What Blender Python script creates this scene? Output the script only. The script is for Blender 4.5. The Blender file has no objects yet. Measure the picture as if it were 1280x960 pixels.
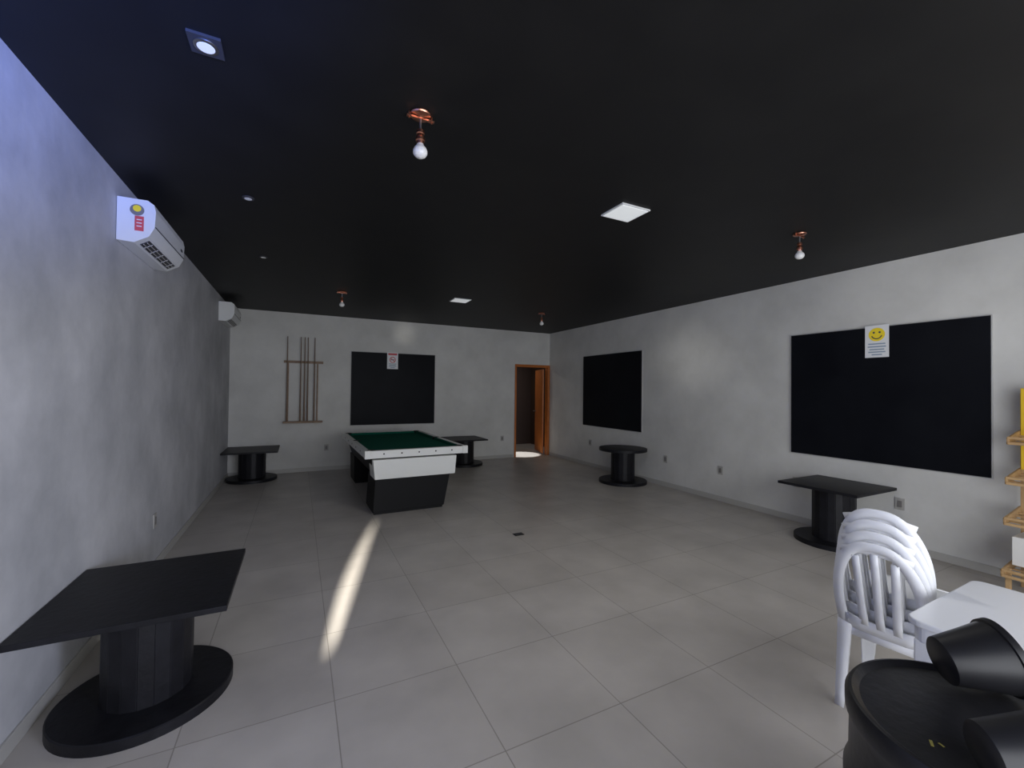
import bpy, bmesh, math, random
from mathutils import Vector, Matrix
random.seed(4)
sc=bpy.context.scene
XL,XR,YB,YF,ZC=-1.10,5.555,8.97,-1.2,3.0
H=1.6
# ------------------------------------------------------------ materials
def mat(name,col,rough=.5,metal=0,noise=None,bump=None,emit=0,spec=None,coat=0):
    m=bpy.data.materials.new(name);m.use_nodes=True
    nt=m.node_tree;b=nt.nodes['Principled BSDF']
    b.inputs['Base Color'].default_value=(*col,1);b.inputs['Roughness'].default_value=rough
    b.inputs['Metallic'].default_value=metal
    if spec is not None:b.inputs['Specular IOR Level'].default_value=spec
    if coat:b.inputs['Coat Weight'].default_value=coat
    if emit:
        b.inputs['Emission Color'].default_value=(*col,1);b.inputs['Emission Strength'].default_value=emit
    if noise or bump:
        tc=nt.nodes.new('ShaderNodeTexCoord')
    if noise:
        sc_,col2,det=noise
        n=nt.nodes.new('ShaderNodeTexNoise');n.inputs['Scale'].default_value=sc_;n.inputs['Detail'].default_value=det
        n.inputs['Roughness'].default_value=.6
        nt.links.new(tc.outputs['Object'],n.inputs['Vector'])
        r=nt.nodes.new('ShaderNodeValToRGB');r.color_ramp.elements[0].position=.3;r.color_ramp.elements[1].position=.7
        r.color_ramp.elements[0].color=(*col,1);r.color_ramp.elements[1].color=(*col2,1)
        nt.links.new(n.outputs['Fac'],r.inputs[0]);nt.links.new(r.outputs[0],b.inputs['Base Color'])
    if bump:
        n=nt.nodes.new('ShaderNodeTexNoise');n.inputs['Scale'].default_value=bump[0];n.inputs['Detail'].default_value=5
        nt.links.new(tc.outputs['Object'],n.inputs['Vector'])
        bp=nt.nodes.new('ShaderNodeBump');bp.inputs['Strength'].default_value=bump[1];bp.inputs['Distance'].default_value=.01
        nt.links.new(n.outputs['Fac'],bp.inputs['Height']);nt.links.new(bp.outputs[0],b.inputs['Normal'])
    return m
M={}
M['wall']=mat('burnt_cement_wall',(.57,.565,.535),.62,noise=(1.6,(.70,.695,.66),7),bump=(6,.25),spec=.3)
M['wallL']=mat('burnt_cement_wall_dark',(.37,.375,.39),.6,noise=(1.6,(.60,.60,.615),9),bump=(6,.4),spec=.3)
M['ceil']=mat('black_ceiling_paint',(.0070,.0070,.0076),.55,noise=(3,(.0105,.0104,.0108),3),spec=.25)
M['trim']=mat('skirting_tile',(.45,.44,.41),.35)
M['black']=mat('black_painted_wood',(.006,.006,.0075),.45,noise=(9,(.012,.012,.015),5),bump=(30,.2),spec=.22)
M['poolblack']=mat('black_pool_cabinet',(.004,.004,.005),.5,spec=.12)
M['board']=mat('black_board_paint',(.005,.0055,.008),.45,noise=(2,(.008,.009,.012),5),spec=.08)
M['boardedge']=mat('board_edge_white',(.45,.45,.44),.5)
M['white']=mat('white_plastic',(.80,.81,.84),.32)
M['whitelam']=mat('white_laminate',(.78,.79,.76),.35)
M['cloth']=mat('green_felt',(.003,.085,.054),.9,noise=(60,(.004,.10,.065),3),spec=.1)
M['dark']=mat('dark_rubber',(.008,.008,.009),.5,spec=.2)
M['hall']=mat('hallway_brown_paint',(.06,.035,.025),.6)
M['acw']=mat('ac_white_plastic',(.74,.75,.74),.35)
M['acd']=mat('ac_louvre_dark',(.04,.04,.045),.5)
M['copper']=mat('copper',(.60,.27,.18),.28,1)
M['bulb']=mat('frosted_bulb_glass',(.80,.80,.78),.3)
M['lens']=mat('lamp_lens',(.85,.86,.84),.2,emit=.3)
M['panel']=mat('led_panel_diffuser',(.80,.83,.84),.4,emit=.42)
M['wood']=mat('orange_door_wood',(.42,.12,.020),.4,noise=(4,(.54,.17,.032),4))
M['dwood']=mat('cue_rack_wood',(.20,.12,.07),.5,noise=(12,(.30,.20,.12),4))
M['cue']=mat('cue_maple',(.17,.10,.055),.35)
M['pine']=mat('pine_rack_wood',(.42,.26,.12),.5,noise=(10,(.55,.36,.17),4))
M['yellow']=mat('yellow_sign',(.80,.52,.02),.45)
M['smile']=mat('smiley_yellow',(.95,.72,.03),.5)
M['paper']=mat('sign_paper',(.80,.81,.82),.5)
M['ink']=mat('sign_ink',(.03,.05,.10),.6)
M['inkg']=mat('sign_ink_grey',(.28,.36,.45),.6)
M['red']=mat('sign_red',(.62,.08,.09),.5)
M['plate']=mat('outlet_plate',(.42,.41,.38),.4)
M['plated']=mat('outlet_insert',(.20,.19,.18),.4)
M['drum']=mat('black_drum_plastic',(.012,.012,.014),.38,bump=(25,.15),spec=.4)
M['par']=mat('black_bucket_plastic',(.010,.010,.012),.42)
M['steel']=mat('brushed_steel',(.35,.35,.36),.35,1)
M['card']=mat('white_carton',(.75,.74,.70),.6)
M['tape']=mat('yellow_tape',(.40,.35,.08),.6)
def floor_mat():
    m=bpy.data.materials.new('porcelain_floor_tiles');m.use_nodes=True;nt=m.node_tree;b=nt.nodes['Principled BSDF']
    tc=nt.nodes.new('ShaderNodeTexCoord');mp=nt.nodes.new('ShaderNodeMapping')
    mp.inputs['Location'].default_value=(-.19+.655*8,-1.70+.655*8,0)
    nt.links.new(tc.outputs['Object'],mp.inputs['Vector'])
    br=nt.nodes.new('ShaderNodeTexBrick');br.offset=0;br.squash=1
    br.inputs['Scale'].default_value=1;br.inputs['Brick Width'].default_value=.655;br.inputs['Row Height'].default_value=.655
    br.inputs['Mortar Size'].default_value=.0028;br.inputs['Mortar Smooth'].default_value=.1
    br.inputs['Color1'].default_value=(.49,.455,.415,1);br.inputs['Color2'].default_value=(.53,.495,.455,1)
    br.inputs['Mortar'].default_value=(.31,.285,.25,1)
    nt.links.new(mp.outputs[0],br.inputs['Vector'])
    n=nt.nodes.new('ShaderNodeTexNoise');n.inputs['Scale'].default_value=2.2;n.inputs['Detail'].default_value=6
    nt.links.new(tc.outputs['Object'],n.inputs['Vector'])
    r=nt.nodes.new('ShaderNodeValToRGB');r.color_ramp.elements[0].position=.3;r.color_ramp.elements[1].position=.75
    r.color_ramp.elements[0].color=(.80,.80,.80,1);r.color_ramp.elements[1].color=(1.05,1.05,1.05,1)
    nt.links.new(n.outputs['Fac'],r.inputs[0])
    mx=nt.nodes.new('ShaderNodeMix');mx.data_type='RGBA';mx.blend_type='MULTIPLY';mx.inputs[0].default_value=1
    nt.links.new(br.outputs['Color'],mx.inputs[6]);nt.links.new(r.outputs[0],mx.inputs[7])
    nt.links.new(mx.outputs[2],b.inputs['Base Color'])
    b.inputs['Roughness'].default_value=.34;b.inputs['Specular IOR Level'].default_value=.35
    bp=nt.nodes.new('ShaderNodeBump');bp.inputs['Strength'].default_value=.3;bp.inputs['Distance'].default_value=.002;bp.invert=True
    nt.links.new(br.outputs['Fac'],bp.inputs['Height']);nt.links.new(bp.outputs[0],b.inputs['Normal'])
    return m
M['floor']=floor_mat()
# ------------------------------------------------------------ mesh builder
class MB:
    def __init__(s,name):
        s.name=name;s.v=[];s.f=[];s.m=[];s.sm=[];s.mats=[]
    def mi(s,k):
        if k not in s.mats:s.mats.append(k)
        return s.mats.index(k)
    def add(s,vs,fs,k,smooth=False):
        o=len(s.v);s.v+= [tuple(v) for v in vs];i=s.mi(k)
        for f in fs:
            s.f.append([o+j for j in f]);s.m.append(i);s.sm.append(smooth)
    def hexa(s,b4,t4,k):
        s.add(list(b4)+list(t4),[(3,2,1,0),(4,5,6,7),(0,1,5,4),(1,2,6,5),(2,3,7,6),(3,0,4,7)],k)
    def box(s,c,d,k,rot=None):
        x,y,z=[q/2 for q in d]
        P=[Vector(p) for p in[(-x,-y,-z),(x,-y,-z),(x,y,-z),(-x,y,-z),(-x,-y,z),(x,-y,z),(x,y,z),(-x,y,z)]]
        if rot is not None:P=[rot@p for p in P]
        P=[p+Vector(c) for p in P];s.hexa(P[:4],P[4:],k)
    def bx(s,x0,x1,y0,y1,z0,z1,k):
        s.box(((x0+x1)/2,(y0+y1)/2,(z0+z1)/2),(x1-x0,y1-y0,z1-z0),k)
    def lathe(s,o,ax,prof,k,n=40,caps=True,smooth=True):
        o=Vector(o);ax=Vector(ax).normalized()
        t=Vector((0,0,1)) if abs(ax.z)<.9 else Vector((1,0,0))
        a=ax.cross(t).normalized();b=ax.cross(a)
        def ringv(h,r):
            return [o+ax*h+(a*math.cos(2*math.pi*i/n)+b*math.sin(2*math.pi*i/n))*r for i in range(n)]
        runs=[[prof[0]]]
        for j in range(1,len(prof)):
            runs[-1].append(prof[j])
            if j<len(prof)-1:
                u=Vector(prof[j])-Vector(prof[j-1]);w=Vector(prof[j+1])-Vector(prof[j])
                if u.length>1e-9 and w.length>1e-9 and u.angle(w)>math.radians(38):runs.append([prof[j]])
        for run in runs:
            vs=[];fs=[]
            for h,r in run:vs+=ringv(h,r)
            for j in range(len(run)-1):
                for i in range(n):
                    i2=(i+1)%n;fs.append((j*n+i,j*n+i2,(j+1)*n+i2,(j+1)*n+i))
            s.add(vs,fs,k,smooth)
        if caps:
            s.add(ringv(*prof[0]),[tuple(range(n))[::-1]],k)
            s.add(ringv(*prof[-1]),[tuple(range(n))],k)
    def cyl(s,p0,p1,r,k,r1=None,n=24):
        p0=Vector(p0);p1=Vector(p1);s.lathe(p0,p1-p0,[(0,r),((p1-p0).length,r if r1 is None else r1)],k,n)
    def prism(s,poly,z0,z1,k,fn=None):
        n=len(poly);fn=fn or (lambda x,y,z:(x,y,z))
        vs=[fn(x,y,z0) for x,y in poly]+[fn(x,y,z1) for x,y in poly]
        fs=[tuple(range(n))[::-1],tuple(range(n,2*n))]+[(i,(i+1)%n,n+(i+1)%n,n+i) for i in range(n)]
        s.add(vs,fs,k)
    def build(s,loc=(0,0,0),rz=0,bevel=0,solid=0,seg=2):
        me=bpy.data.meshes.new(s.name)
        me.from_pydata([v for v in s.v],[],s.f)
        for k in s.mats:me.materials.append(M[k])
        for p,i,q in zip(me.polygons,s.m,s.sm):p.material_index=i;p.use_smooth=q
        bm=bmesh.new();bm.from_mesh(me);bmesh.ops.recalc_face_normals(bm,faces=bm.faces);bm.to_mesh(me);bm.free()
        o=bpy.data.objects.new(s.name,me);sc.collection.objects.link(o)
        o.location=loc;o.rotation_euler=(0,0,rz)
        if solid:
            md=o.modifiers.new('solid','SOLIDIFY');md.thickness=solid;md.offset=0
        if bevel:
            md=o.modifiers.new('bev','BEVEL');md.width=bevel;md.segments=seg;md.limit_method='ANGLE';md.angle_limit=math.radians(40)
        return o
def rrect(x0,x1,y0,y1,r,n=6):
    P=[]
    for cx,cy,a0 in((x1-r,y1-r,0),(x0+r,y1-r,90),(x0+r,y0+r,180),(x1-r,y0+r,270)):
        for i in range(n+1):
            a=math.radians(a0+90*i/n);P.append((cx+r*math.cos(a),cy+r*math.sin(a)))
    return P
# ------------------------------------------------------------ shell
T=.12
b=MB('floor');b.bx(XL-T,XR+T+.7,YF-T,YB+2.2,-.1,0,'floor');b.build()
b=MB('ceiling');b.bx(XL-T,XR+T,YF-T,YB+T,ZC,ZC+.1,'ceil');b.build()
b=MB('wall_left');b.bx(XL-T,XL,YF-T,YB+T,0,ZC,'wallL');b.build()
b=MB('wall_right');b.bx(XR,XR+T,YF-T,YB+T,0,ZC,'wall');b.build()
DX0,DX1,DZ=4.62,5.52,2.17
b=MB('wall_back');b.bx(XL,DX0-.031,YB,YB+T,0,ZC,'wall');b.bx(DX0-.031,XR,YB,YB+T,DZ+.041,ZC,'wall');b.build()
OX0,OX1,OZ=-.45,4.4,2.5
b=MB('wall_front')
# narrow curved gap added and shaped so one beam streaks the floor
zs=[1.26+i*(1.64-1.26)/8 for i in range(9)]
def gap(t):
    c=-.878-.020*math.sin(math.pi*t);w=.012+.018*math.sin(math.pi*min(1,t*1.1))
    return c-w,c+w
b.bx(XL,-1.0,YF-T,YF,0,ZC,'wall');b.bx(-.80,OX0,YF-T,YF,0,ZC,'wall')
b.bx(-1.0,-.80,YF-T,YF,0,zs[0],'wall');b.bx(-1.0,-.80,YF-T,YF,zs[-1],ZC,'wall')
for i in range(8):
    (a0,a1),(c0,c1)=gap(i/8),gap((i+1)/8);z0,z1=zs[i],zs[i+1]
    b.hexa([(-1.0,YF-.02,z0),(a0,YF-.02,z0),(a0,YF,z0),(-1.0,YF,z0)],[(-1.0,YF-.02,z1),(c0,YF-.02,z1),(c0,YF,z1),(-1.0,YF,z1)],'wall')
    b.hexa([(a1,YF-.02,z0),(-.80,YF-.02,z0),(-.80,YF,z0),(a1,YF,z0)],[(c1,YF-.02,z1),(-.80,YF-.02,z1),(-.80,YF,z1),(c1,YF,z1)],'wall')
b.bx(OX0,OX1,YF-T,YF,OZ,ZC,'wall');b.bx(OX1,XR,YF-T,YF,0,ZC,'wall');b.build()
b=MB('wall_hallway');b.bx(4.3,4.4,YB+T,YB+2.2,0,2.6,'hall');b.bx(6.2,6.3,YB+T,YB+2.2,0,2.6,'hall')
b.bx(4.3,6.3,YB+2.1,YB+2.2,0,2.6,'hall');b.bx(4.3,6.3,YB+T,YB+2.2,2.6,2.7,'dark');b.build()
b=MB('baseboard_left');b.bx(XL,XL+.012,YF,YB,0,.075,'trim');b.build(bevel=.003)
b=MB('baseboard_right');b.bx(XR-.012,XR,YF,YB-.03,0,.075,'trim');b.build(bevel=.003)
b=MB('baseboard_back');b.bx(XL+.012,DX0-.06,YB-.012,YB,0,.075,'trim');b.build(bevel=.003)
b=MB('door_1')
b.bx(DX0-.03,DX0+.012,YB-.02,YB+T,0,DZ+.04,'wood');b.bx(DX1-.02,XR-.002,YB-.02,YB+T,0,DZ+.04,'wood')
b.bx(DX0+.012,DX1-.02,YB-.02,YB+T,DZ-.02,DZ+.04,'wood')
d=Vector((.20,.70,0)).normalized();ang=math.atan2(d.y,d.x)
R=Matrix.Rotation(ang,3,'Z');c=Vector((5.46,YB+.14,1.07))+d*.38
b.box(c,(.76,.035,2.10),'wood',R)
hp=Vector((5.46,YB+.14,1.05))+d*.66
b.cyl(hp+Vector((-.02,0,0)),hp+Vector((-.09,0,0)),.012,'steel');b.cyl(hp+Vector((-.09,-.10,0)),hp+Vector((-.09,.02,0)),.010,'steel')
b.build(bevel=.004)
# ------------------------------------------------------------ boards
def board_r(y0,y1,z0,z1):
    b=MB('blackboard');b.bx(XR-.016,XR-.002,y0-.008,y1+.008,z0-.008,z1+.008,'boardedge');b.bx(XR-.026,XR-.014,y0,y1,z0,z1,'board');b.build(bevel=.002)
board_r(1.46,3.18,.86,2.315);board_r(5.79,7.54,.86,2.335)
b=MB('blackboard');b.bx(.92,2.64,YB-.016,YB-.002,.85,2.335,'boardedge');b.bx(.93,2.63,YB-.026,YB-.014,.86,2.325,'board');b.build(bevel=.002)
b=MB('smiley_sign')
b.bx(XR-.031,XR-.028,2.19,2.40,1.99,2.335,'paper')
cy,cz=2.295,2.235
b.cyl((XR-.031,cy,cz),(XR-.0325,cy,cz),.072,'smile',n=40)
for dy in(-.026,.026):b.cyl((XR-.0325,cy+dy,cz+.022),(XR-.0335,cy+dy,cz+.022),.010,'ink',n=16)
for i in range(11):
    a=math.radians(205+130*i/10);b.box((XR-.033,cy+math.cos(a)*.045,cz+math.sin(a)*.045),(.001,.014,.009),'ink',Matrix.Rotation(a+math.pi/2,3,'X'))
for i,(w,z) in enumerate([(.15,2.135),(.16,2.105),(.13,2.075),(.15,2.048),(.09,2.02)]):
    b.box((XR-.0318,cy,z),(.001,w,.013),'inkg')
b.build()
b=MB('no_smoking_sign');y=YB-.029
b.bx(1.62,1.84,y-.002,y+.002,2.00,2.345,'paper');b.bx(1.64,1.82,y-.003,y-.002,2.285,2.325,'red')
for i in range(28):
    a=2*math.pi*i/28;b.box((1.73+math.cos(a)*.055,y-.003,2.19+math.sin(a)*.055),(.015,.001,.013),'red',Matrix.Rotation(-a,3,'Y'))
b.box((1.73,y-.003,2.19),(.11,.001,.013),'red',Matrix.Rotation(math.radians(45),3,'Y'))
b.box((1.73,y-.0026,2.19),(.075,.001,.016),'ink')
for z,w in((2.105,.15),(2.08,.13),(2.055,.15),(2.03,.09)):b.box((1.73,y-.0025,z),(w,.001,.012),'inkg')
b.build()
def outlet(p,side):
    b=MB('wall_outlet');w,h,t=.078,.12,.010
    if side=='R':
        b.box((XR-.006,p[0],p[1]),(t,w,h),'plate');b.box((XR-.013,p[0],p[1]),(.004,w*.5,h*.55),'plated')
    elif side=='L':
        b.box((XL+.006,p[0],p[1]),(t,w,h),'plate');b.box((XL+.013,p[0],p[1]),(.004,w*.5,h*.55),'plated')
    else:
        b.box((p[0],YB-.006,p[1]),(w,t,h),'plate');b.box((p[0],YB-.013,p[1]),(w*.5,.004,h*.55),'plated')
    b.build(bevel=.002)
for y,z in((7.30,.50),(5.23,.46),(4.19,.45),(3.13,.49),(2.11,.47)):outlet((y,z),'R')
outlet((4.68,.43),'L')
outlet((.50,.44),'B');outlet((4.27,.46),'B')
# ------------------------------------------------------------ cue rack + cues
b=MB('cue_rack')
y=YB
b.bx(-.25,.42,y-.040,y-.003,2.055,2.10,'dwood');b.bx(-.25,.42,y-.11,y-.003,.93,.965,'dwood')
b.bx(-.19,-.165,y-.03,y-.003,.965,2.055,'dwood');b.bx(.31,.335,y-.03,y-.003,.965,2.055,'dwood')
for x in(-.23,-.02,.20,.40):b.cyl((x,y-.04,2.078),(x,y-.10,2.078),.008,'dwood')
b.build(bevel=.004)
for i,x in enumerate((-.19,.035,.10,.155,.27)):
    b=MB('pool_cue');b.lathe((x,y-.070,.967),(0,0,1),[(0,.014),(.03,.0145),(.45,.0120),(1.5,.007),(1.58,.007)],'cue',16);b.build()
# ------------------------------------------------------------ spool tables
def spool(cx,cy,z,rect=None,rt=None,r=.40,dr=.20):
    b=MB('cable_spool_table')
    b.lathe((cx,cy,0),(0,0,1),[(0,r),(.045,r),(.05,r-.006)],'black',64)
    b.lathe((cx,cy,.045),(0,0,1),[(0,dr),(z-.045-.025,dr)],'black',40)
    for i in range(18):
        a=2*math.pi*i/18
        b.box((cx+math.cos(a)*(dr-.005),cy+math.sin(a)*(dr-.005),(z+.02)/2),(.014,.064,z-.07),'black',Matrix.Rotation(a,3,'Z'))
    if rect:
        b.bx(*rect,z-.028,z,'black')
        b.lathe((cx,cy,z-.05),(0,0,1),[(0,dr+.06),(.022,dr+.06)],'black',40)
    else:
        b.lathe((cx,cy,z-.045),(0,0,1),[(0,rt),(.045,rt)],'black',64)
    return b.build(bevel=.003)
spool(-.665,2.80,.515,rect=(XL+.004,-.30,2.52,3.36),r=.365,dr=.18)
spool(-.69,8.54,.53,rect=(XL+.004,-.29,8.10,8.94),r=.38)
spool(3.17,8.52,.56,rect=(2.78,3.56,8.15,8.92),r=.39)
spool(5.12,5.80,.60,rt=.41,r=.41)
spool(5.17,2.53,.63,rect=(4.76,XR-.015,2.13,2.88),r=.36,dr=.19)
# ------------------------------------------------------------ pool table
b=MB('pool_table')
W,L,Z=1.38,2.46,.80
hw,hl=W/2,L/2
rw=.10
def ring(x,y,w,z0,z1,k):
    b.bx(-x,x,-y,-y+w,z0,z1,k);b.bx(-x,x,y-w,y,z0,z1,k);b.bx(-x,-x+w,-y+w,y-w,z0,z1,k);b.bx(x-w,x,-y+w,y-w,z0,z1,k)
ring(hw,hl,.065,.70,Z,'whitelam')
b.bx(-hw+.06,hw-.06,-hl+.06,hl-.06,.71,.765,'cloth')
ring(hw-.064,hl-.064,.045,.76,.797,'cloth')
for x in(-1,1):
    for y in(-1,0,1):
        px=x*(hw-.085 if y else hw-.07);py=y*(hl-.085)
        b.cyl((px,py,.74),(px,py,Z+.003),.052,'dark',n=28)
    for y in(-1,1):
        b.box((x*(hw-.030),y*(hl-.030),.752),(.075,.075,.106),'whitelam')
for i in range(1,6):
    b.cyl((-hw+W*i/6,-hl-.004,.755),(-hw+W*i/6,-hl+.01,.755),.010,'dark',n=12)
    for x in(-1,1):b.cyl((x*(hw+.004),-hl+L*i/6,.755),(x*(hw-.01),-hl+L*i/6,.755),.010,'dark',n=12)
def tapx(xb0,xb1,xt0,xt1,yb0,yb1,yt0,yt1,z0,z1,k):
    b.hexa([(xb0,yb0,z0),(xb1,yb0,z0),(xb1,yb1,z0),(xb0,yb1,z0)],[(xt0,yt0,z1),(xt1,yt0,z1),(xt1,yt1,z1),(xt0,yt1,z1)],k)
tapx(-hw+.14,hw-.14,-hw+.07,hw-.07,-hl+.12,hl-.12,-hl+.05,hl-.05,.46,.70,'poolblack')
tapx(-.575,.50,-.60,.52,-hl-.03,-hl+.3,-hl-.03,-hl+.3,.435,.685,'whitelam')
tapx(-.60,.33,-.565,.44,-hl-.07,-hl+.46,-hl+.0,-hl+.50,.03,.46,'poolblack')
tapx(-.585,.315,-.585,.315,-hl-.055,-hl+.44,-hl-.055,-hl+.44,0,.03,'dark')
tapx(-.56,.40,-.565,.46,hl-.55,hl-.10,hl-.55,hl-.05,.03,.46,'poolblack')
tapx(-.54,.38,-.54,.38,hl-.53,hl-.12,hl-.53,hl-.12,0,.03,'dark')
b.build(loc=(1.43,6.86,0),rz=math.radians(1.2),bevel=.006)
# ------------------------------------------------------------ air conditioners
def ac(y0,y1,z0,sticker):
    b=MB('air_conditioner')
    x=XL+.003
    prof=[(0,0),(.09,-.005),(.17,.045),(.20,.11),(.205,.22),(.195,.265),(.16,.29),(0,.29)]
    b.prism(prof,y0,y1,'acw',lambda u,v,w:(x+u,w,z0+v))
    d=Vector((.08,0,.05)).normalized();n=Vector((d.z,0,-d.x))
    c=Vector((x+.13,(y0+y1)/2,z0+.020))+n*.002
    R=Matrix((Vector((d.x,0,d.z)),Vector((0,1,0)),Vector((-d.z,0,d.x)))).transposed()
    b.box(c,(.060,y1-y0-.14,.006),'acd',R)
    for k in(-.012,.012):b.box(c+d*k+n*.006,(.005,y1-y0-.15,.008),'plate',R)
    for i in range(5):
        b.box(c+n*.004+Vector((0,(i-2)*(y1-y0-.16)/5,0)),(.055,.004,.007),'plate',R)
    b.box((x+.2035,(y0+y1)/2,z0+.115),(.006,y1-y0-.01,.004),'acd')
    b.box((x+.206,y1-.10,z0+.16),(.003,.05,.02),'acd')
    if sticker:
        b.cyl((x+.105,y0,z0+.215),(x+.105,y0-.002,z0+.215),.038,'plated',n=30)
        b.cyl((x+.105,y0-.002,z0+.225),(x+.105,y0-.003,z0+.225),.022,'smile',n=30)
        b.box((x+.118,y0-.002,z0+.125),(.048,.003,.100),'red')
        for k in range(3):b.box((x+.118,y0-.004,z0+.150-.022*k),(.028,.002,.006),'paper')
    b.build(bevel=.008,seg=3)
ac(3.685,4.50,2.57,True);ac(7.70,8.50,2.60,False)
# ------------------------------------------------------------ ceiling lamps
def pendant(x,y):
    b=MB('ceiling_lamp')
    b.lathe((x,y,ZC-.001),(0,0,-1),[(0,.050),(.006,.053),(.012,.050),(.016,.018),(.022,.012)],'copper',36)
    b.box((x,y,ZC-.024),(.14,.014,.008),'copper')
    for s in(-1,1):b.cyl((x+s*.058,y,ZC-.001),(x+s*.058,y,ZC-.034),.005,'copper')
    b.cyl((x,y,ZC-.02),(x,y,ZC-.085),.0065,'steel')
    b.lathe((x,y,ZC-.08),(0,0,-1),[(0,.012),(.006,.020),(.022,.021),(.026,.017),(.040,.019),(.045,.024),(.058,.024),(.062,.019),(.075,.017)],'copper',30)
    b.lathe((x,y,ZC-.153),(0,0,-1),[(0,.016),(.012,.020),(.022,.030),(.035,.036),(.050,.036),(.062,.029),(.070,.018),(.073,.002)],'bulb',32)
    b.build()
for x,y in((.534,2.13),(3.91,2.18),(.543,6.60),(3.92,6.62)):pendant(x,y)
def downlight(x,y,sq):
    b=MB('recessed_downlight')
    if sq:
        b.box((x,y,ZC-.006),(.115,.115,.012),'acd')
        b.lathe((x,y,ZC-.010),(0,0,-1),[(0,.044),(.006,.043),(.008,.036)],'steel' ,36)
        b.lathe((x,y,ZC-.015),(0,0,-1),[(0,.036),(.004,.030)],'lens',32)
    else:
        b.lathe((x,y,ZC-.001),(0,0,-1),[(0,.040),(.007,.040),(.010,.030)],'acd' ,36)
        b.lathe((x,y,ZC-.010),(0,0,-1),[(0,.026),(.003,.022)],'bulb',32)
    b.build()
downlight(-.36,2.10,True);downlight(-.355,3.67,False);downlight(-.36,5.26,False)
def ledpanel(x,y):
    b=MB('led_ceiling_panel');b.box((x,y,ZC-.006),(.275,.255,.012),'acw');b.box((x,y,ZC-.0135),(.25,.23,.004),'panel');b.build(bevel=.003)
ledpanel(2.262,2.555);ledpanel(2.25,6.31)
b=MB('floor_drain');b.box((2.20,4.17,.002),(.11,.075,.004),'dark')
for i in range(5):b.box((2.20,4.17-.028+i*.014,.0045),(.09,.005,.002),'acd')
b.build()
# ------------------------------------------------------------ plastic chairs (stack)
def chair(loc,rz):
    b=MB('plastic_chair')
    sh=.43
    def P(a,q):
        return (a, -.005-.24*q-.035*(1-(a/.21)**2)*min(1,q/.2+.4), sh+q*.985)
    def ribbon(pts,w0,w1,n=1,fn=P):
        vs=[];fs=[];N=len(pts)
        for i,(a,q) in enumerate(pts):
            pa=pts[max(i-1,0)];pb=pts[min(i+1,N-1)]
            t=Vector((pb[0]-pa[0],pb[1]-pa[1])).normalized();nn=Vector((-t.y,t.x))
            w=w0+(w1-w0)*i/(N-1)
            for s in(-.5,0,.5):vs.append(fn(a+nn.x*w*s,q+nn.y*w*s))
        for i in range(N-1):
            for j in range(2):fs.append((i*3+j,i*3+j+1,i*3+j+4,i*3+j+3))
        b.add(vs,fs,'white',True)
    hgt=.455;wd=.150
    arch=[]
    for i in range(49):
        t=math.pi*i/48
        c,s=math.cos(t),math.sin(t)
        arch.append((-wd*(abs(c)**.75)*(1 if c>0 else -1), hgt*(s**.62)))
    arch=[(a*(1+.10*math.sin(math.pi*min(q/hgt,1))),q) for a,q in arch]
    ribbon(arch,.046,.046)
    ribbon([(-.145,.03),(-.08,.022),(0,.02),(.08,.022),(.145,.03)],.07,.07)
    for k in(-1,0,1):
        ribbon([(k*.074*(.85+.15*i/6),.03+(.395-.03*abs(k))*i/6) for i in range(7)],.034,.030)
    ribbon([(-.135,.410),(-.07,.430),(0,.435),(.07,.430),(.135,.410)],.035,.035)
    n=14;vs=[];fs=[]
    for i in range(n+1):
        for j in range(n+1):
            u=-1+2*i/n;v=j/n
            hwid=.175+.010*v
            x=u*hwid;y=-.01+.40*v
            z=sh-.022*(1-u*u)*math.sin(math.pi*min(v*1.1,1))-.4*max(0,v-.85)**2-.012*abs(u)**8
            vs.append((x,y,z))
    for i in range(n):
        for j in range(n):fs.append((i*(n+1)+j,(i+1)*(n+1)+j,(i+1)*(n+1)+j+1,i*(n+1)+j+1))
    b.add(vs,fs,'white',True)
    def strip(p,q,d,k='white'):
        p=Vector(p);q=Vector(q);b.add([p,q,q+Vector((0,0,-d)),p+Vector((0,0,-d))],[(0,1,2,3)],k)
    strip((-.175,-.01,sh),(.175,-.01,sh),.05);strip((-.185,.39,sh),(.185,.39,sh),.055)
    strip((-.175,-.01,sh),(-.185,.39,sh),.05);strip((.175,-.01,sh),(.185,.39,sh),.05)
    for sx in(-1,1):
        for (y0,y1,inn,top) in((-.015,-.03,1,sh+.03),(.39,.41,-1,sh)):
            x0=sx*(.177 if inn==1 else .185);x1=sx*.185
            N=8;vs=[];fs=[]
            for i in range(N+1):
                t=i/N;e=t**1.3
                x=x0+(x1-x0)*t;y=y0+(y1-y0)*e;z=top*(1-t)
                w=.058-.022*t
                vs+=[(x,y+inn*w,z),(x,y,z),(x-sx*w,y,z)]
            for i in range(N):
                for j in range(2):fs.append((i*3+j,i*3+j+1,i*3+j+4,i*3+j+3))
            b.add(vs,fs,'white')
    o=b.build(loc=loc,rz=rz,solid=.008)
    for p in o.data.polygons:p.use_smooth=True
    return o
th=math.radians(-82)
fw=Vector((-math.sin(th),math.cos(th),0))
base=Vector((2.555,1.035,0))
for i in range(4):
    q=base+fw*(.018*i);chair((q.x,q.y,.050*i),th)
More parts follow.
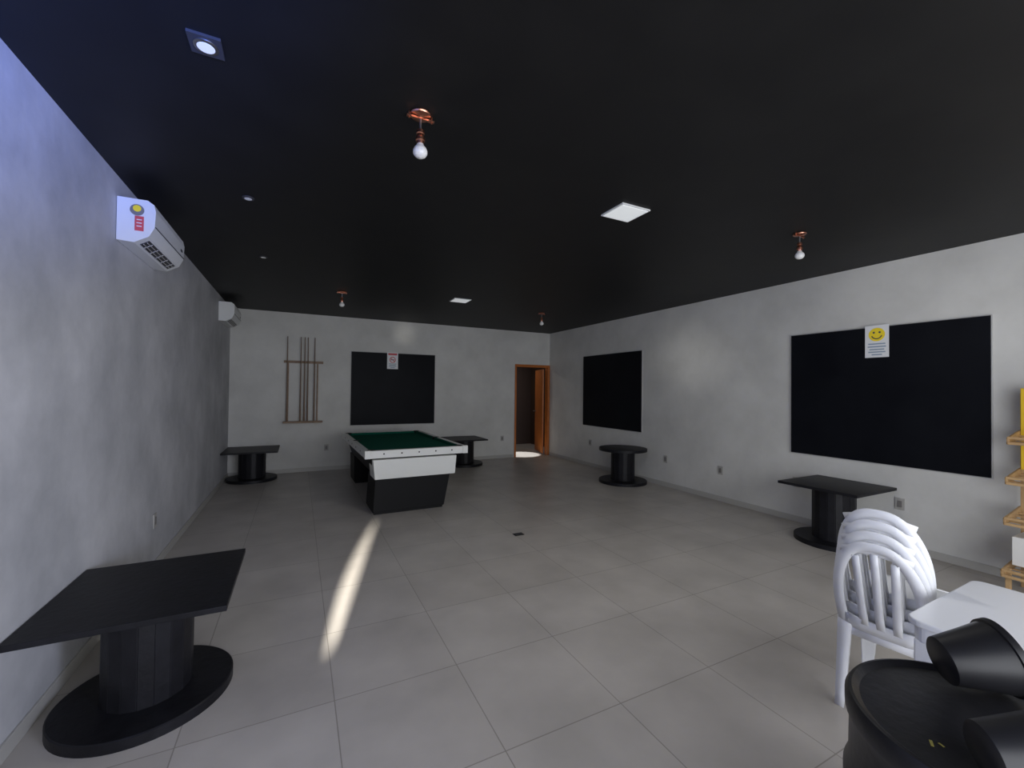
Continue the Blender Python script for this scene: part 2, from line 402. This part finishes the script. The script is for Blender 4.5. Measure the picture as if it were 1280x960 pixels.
# ------------------------------------------------------------ white plastic table
b=MB('plastic_table')
b.prism(rrect(-.36,.36,-.36,.36,.05),.715,.74,'white')
b.prism(rrect(-.345,.345,-.345,.345,.045),.655,.716,'white')
for sx in(-1,1):
    for sy in(-1,1):
        cx,cy=sx*.30,sy*.30
        bq=[(cx*1.05+dx*.022,cy*1.05+dy*.022,0) for dx,dy in((-1,-1),(1,-1),(1,1),(-1,1))]
        tq=[(cx+dx*.038,cy+dy*.038,.66) for dx,dy in((-1,-1),(1,-1),(1,1),(-1,1))]
        b.hexa(bq,tq,'white')
b.build(loc=(2.48,.44,0),rz=math.radians(1),bevel=.006,seg=3)
# ------------------------------------------------------------ black drum + buckets
DXc,DYc,DR=1.59,.415,.30
b=MB('plastic_drum')
b.lathe((DXc,DYc,0),(0,0,1),[(0,DR-.03),(.015,DR-.015),(.06,DR-.012),(.20,DR-.008),(.23,DR+.004),(.26,DR+.004),(.29,DR-.008),(.46,DR-.008),(.49,DR+.004),(.52,DR+.004),(.55,DR-.008),(.67,DR-.010),(.69,DR-.002),(.70,DR),(.735,DR),(.748,DR-.008),(.75,DR-.016),(.744,DR-.026),(.738,DR-.034)],'drum',72)
b.box((1.41,.475,.739),(.022,.006,.001),'tape',Matrix.Rotation(.5,3,'Z'));b.box((1.425,.462,.739),(.012,.005,.001),'tape',Matrix.Rotation(1.2,3,'Z'))
b.build()
def bucket(xy,ang,L=.20,r=.098,r0=.066,z=.752):
    b=MB('black_bucket')
    dz=math.atan((r-r0)/L)
    ax=Vector((math.cos(ang)*math.cos(dz),math.sin(ang)*math.cos(dz),math.sin(dz)))
    o=Vector((xy[0],xy[1],z+r0*math.cos(dz)))-Vector((math.cos(ang),math.sin(ang),0))*L/2
    pr=[(0,.002),(0,r0-.008),(.006,r0),(L*.5,(r0+r)/2-.002),(L-.02,r-.006),(L-.018,r),(L-.002,r+.002),(L,r-.002),(L-.003,r-.008),(L*.5,(r0+r)/2-.010),(.012,r0-.010),(.010,.002)]
    b.lathe(o,ax,pr,'par',56,caps=False)
    b.build()
bucket((1.77,.505),math.radians(-40),L=.16,r=.098,r0=.062);bucket((1.425,.325),math.radians(-40),L=.16,r=.085,r0=.058)
# ------------------------------------------------------------ display rack on right wall
b=MB('display_rack')
x0,x1,y0,y1=5.07,5.50,.50,1.27
for y in(y0+.02,y1-.02):b.bx(5.425,5.455,y-.015,y+.015,0,1.62,'pine')
for y in(y0+.02,y1-.02):
    b.bx(x0,x0+.03,y-.015,y+.015,0,.22,'pine')
for z,dp in((.16,.42),(.56,.36),(.88,.32),(1.20,.28)):
    xf=5.44-dp
    for i in range(6):
        t=i/5;x=5.43-(dp-.02)*t;b.bx(x-.012,x+.012,y0,y1,z+.07*(1-t),z+.012+.07*(1-t),'pine')
    for y in(y0,y1):
        b.hexa([(xf,y-.008,z),(5.45,y-.008,z+.04),(5.45,y+.008,z+.04),(xf,y+.008,z)],[(xf,y-.008,z+.055),(5.45,y-.008,z+.11),(5.45,y+.008,z+.11),(xf,y+.008,z+.055)],'pine')
    b.bx(xf-.014,xf,y0,y1,z,z+.022,'pine');b.bx(xf-.014,xf,y0,y1,z+.045,z+.065,'pine')
b.bx(5.415,5.43,y0,y1-.01,.98,1.66,'yellow')
b.bx(5.12,5.38,.75,1.24,.245,.47,'card')
b.build(bevel=.003)
# ------------------------------------------------------------ lights
def area(name,loc,target,sx,sy,P,col,spread=180):
    l=bpy.data.lights.new(name,'AREA');l.shape='RECTANGLE';l.size=sx;l.size_y=sy;l.energy=P;l.color=col;l.spread=math.radians(spread)
    o=bpy.data.objects.new(name,l);sc.collection.objects.link(o);o.location=loc
    o.rotation_euler=(Vector(target)-Vector(loc)).to_track_quat('-Z','Y').to_euler();return o
def spot(name,loc,target,P,ang,blend,col,rad=.05):
    l=bpy.data.lights.new(name,'SPOT');l.energy=P;l.spot_size=math.radians(ang);l.spot_blend=blend;l.color=col;l.shadow_soft_size=rad
    o=bpy.data.objects.new(name,l);sc.collection.objects.link(o);o.location=loc
    o.rotation_euler=(Vector(target)-Vector(loc)).to_track_quat('-Z','Y').to_euler();return o
area('doorway_daylight',((OX0+OX1)/2,YF-T-.05,1.3),((OX0+OX1)/2,5,.9),4.8,2.4,142,(.97,.98,1))
area('panel_fill_light',(2.26,2.555,ZC-.03),(2.26,2.555,0),.25,.25,17,(1,.98,.94))  # added fill just under the panel, lifts the room brightness
area('panel_fill_light_rear',(2.25,6.31,ZC-.03),(2.25,6.31,0),.25,.25,1.5,(1,.98,.94))  # weak added fill under the rear panel, lifts the back
spot('sunbeam',(-2.42,-7.0,3.07),(-.895,-1.2,1.45),48000,5.0,.2,(1,.95,.85),.07)
spot('left_wall_fill',(1.9,-1.0,1.5),(-1.1,1.9,1.3),230,80,1,(.60,.67,1),.35)  # added cool fill spot, brightens the near left wall
spot('blue_flare_fill',(.1,-1.05,1.6),(-1.0,1.2,3.2),1500,58,1,(.02,.15,1),.2)  # added blue spot, imitates the flare tint at upper left
spot('glint_back_wall',(1.6,-1.15,2.2),(1.97,YB,2.75),420,3.4,1,(1,.97,.9),.12)  # added spot that makes the light patch above the back board
spot('glint_right_wall',(-.2,-1.15,1.9),(XR,4.72,2.12),400,9,1,(1,.98,.94),.25)  # added spot for the soft light patch between the right boards
spot('glint_right_wall_near',(1.5,-1.1,2.0),(XR,1.75,2.55),100,22,1,(1,.98,.94),.1)  # added wide spot, brightens the near right wall up high
spot('threshold_spot',(5.05,YB+.55,2.45),(4.98,YB+.32,0),420,22,.3,(1,1,1),.03)  # added spot making the bright strip on the threshold floor
area('hallway_fill',(4.9,YB+1.3,2.58),(4.9,YB+1.3,0),.25,.25,6,(1,.9,.8))  # added fill, lightens the unseen hallway behind the door
w=bpy.data.worlds.new('sky');sc.world=w;w.use_nodes=True
w.node_tree.nodes['Background'].inputs[0].default_value=(.6,.72,1,1);w.node_tree.nodes['Background'].inputs[1].default_value=.6
# ------------------------------------------------------------ camera
yaw,pit,rol=.4664,.0135,.0112
F=Vector((math.sin(yaw)*math.cos(pit),math.cos(yaw)*math.cos(pit),math.sin(pit)))
Rt=Vector((math.cos(yaw),-math.sin(yaw),0));U=Rt.cross(F)
R2=Rt*math.cos(rol)+U*math.sin(rol);U2=-Rt*math.sin(rol)+U*math.cos(rol)
cd=bpy.data.cameras.new('camera');co=bpy.data.objects.new('camera',cd);sc.collection.objects.link(co)
cd.sensor_width=36;cd.lens=529.86/1280*36;cd.clip_start=.02
mtx=Matrix((R2,U2,-F)).transposed().to_4x4();mtx.translation=Vector((0,0,H));co.matrix_world=mtx
sc.camera=co
sc.view_settings.view_transform='Standard'
sc.view_settings.look='None'
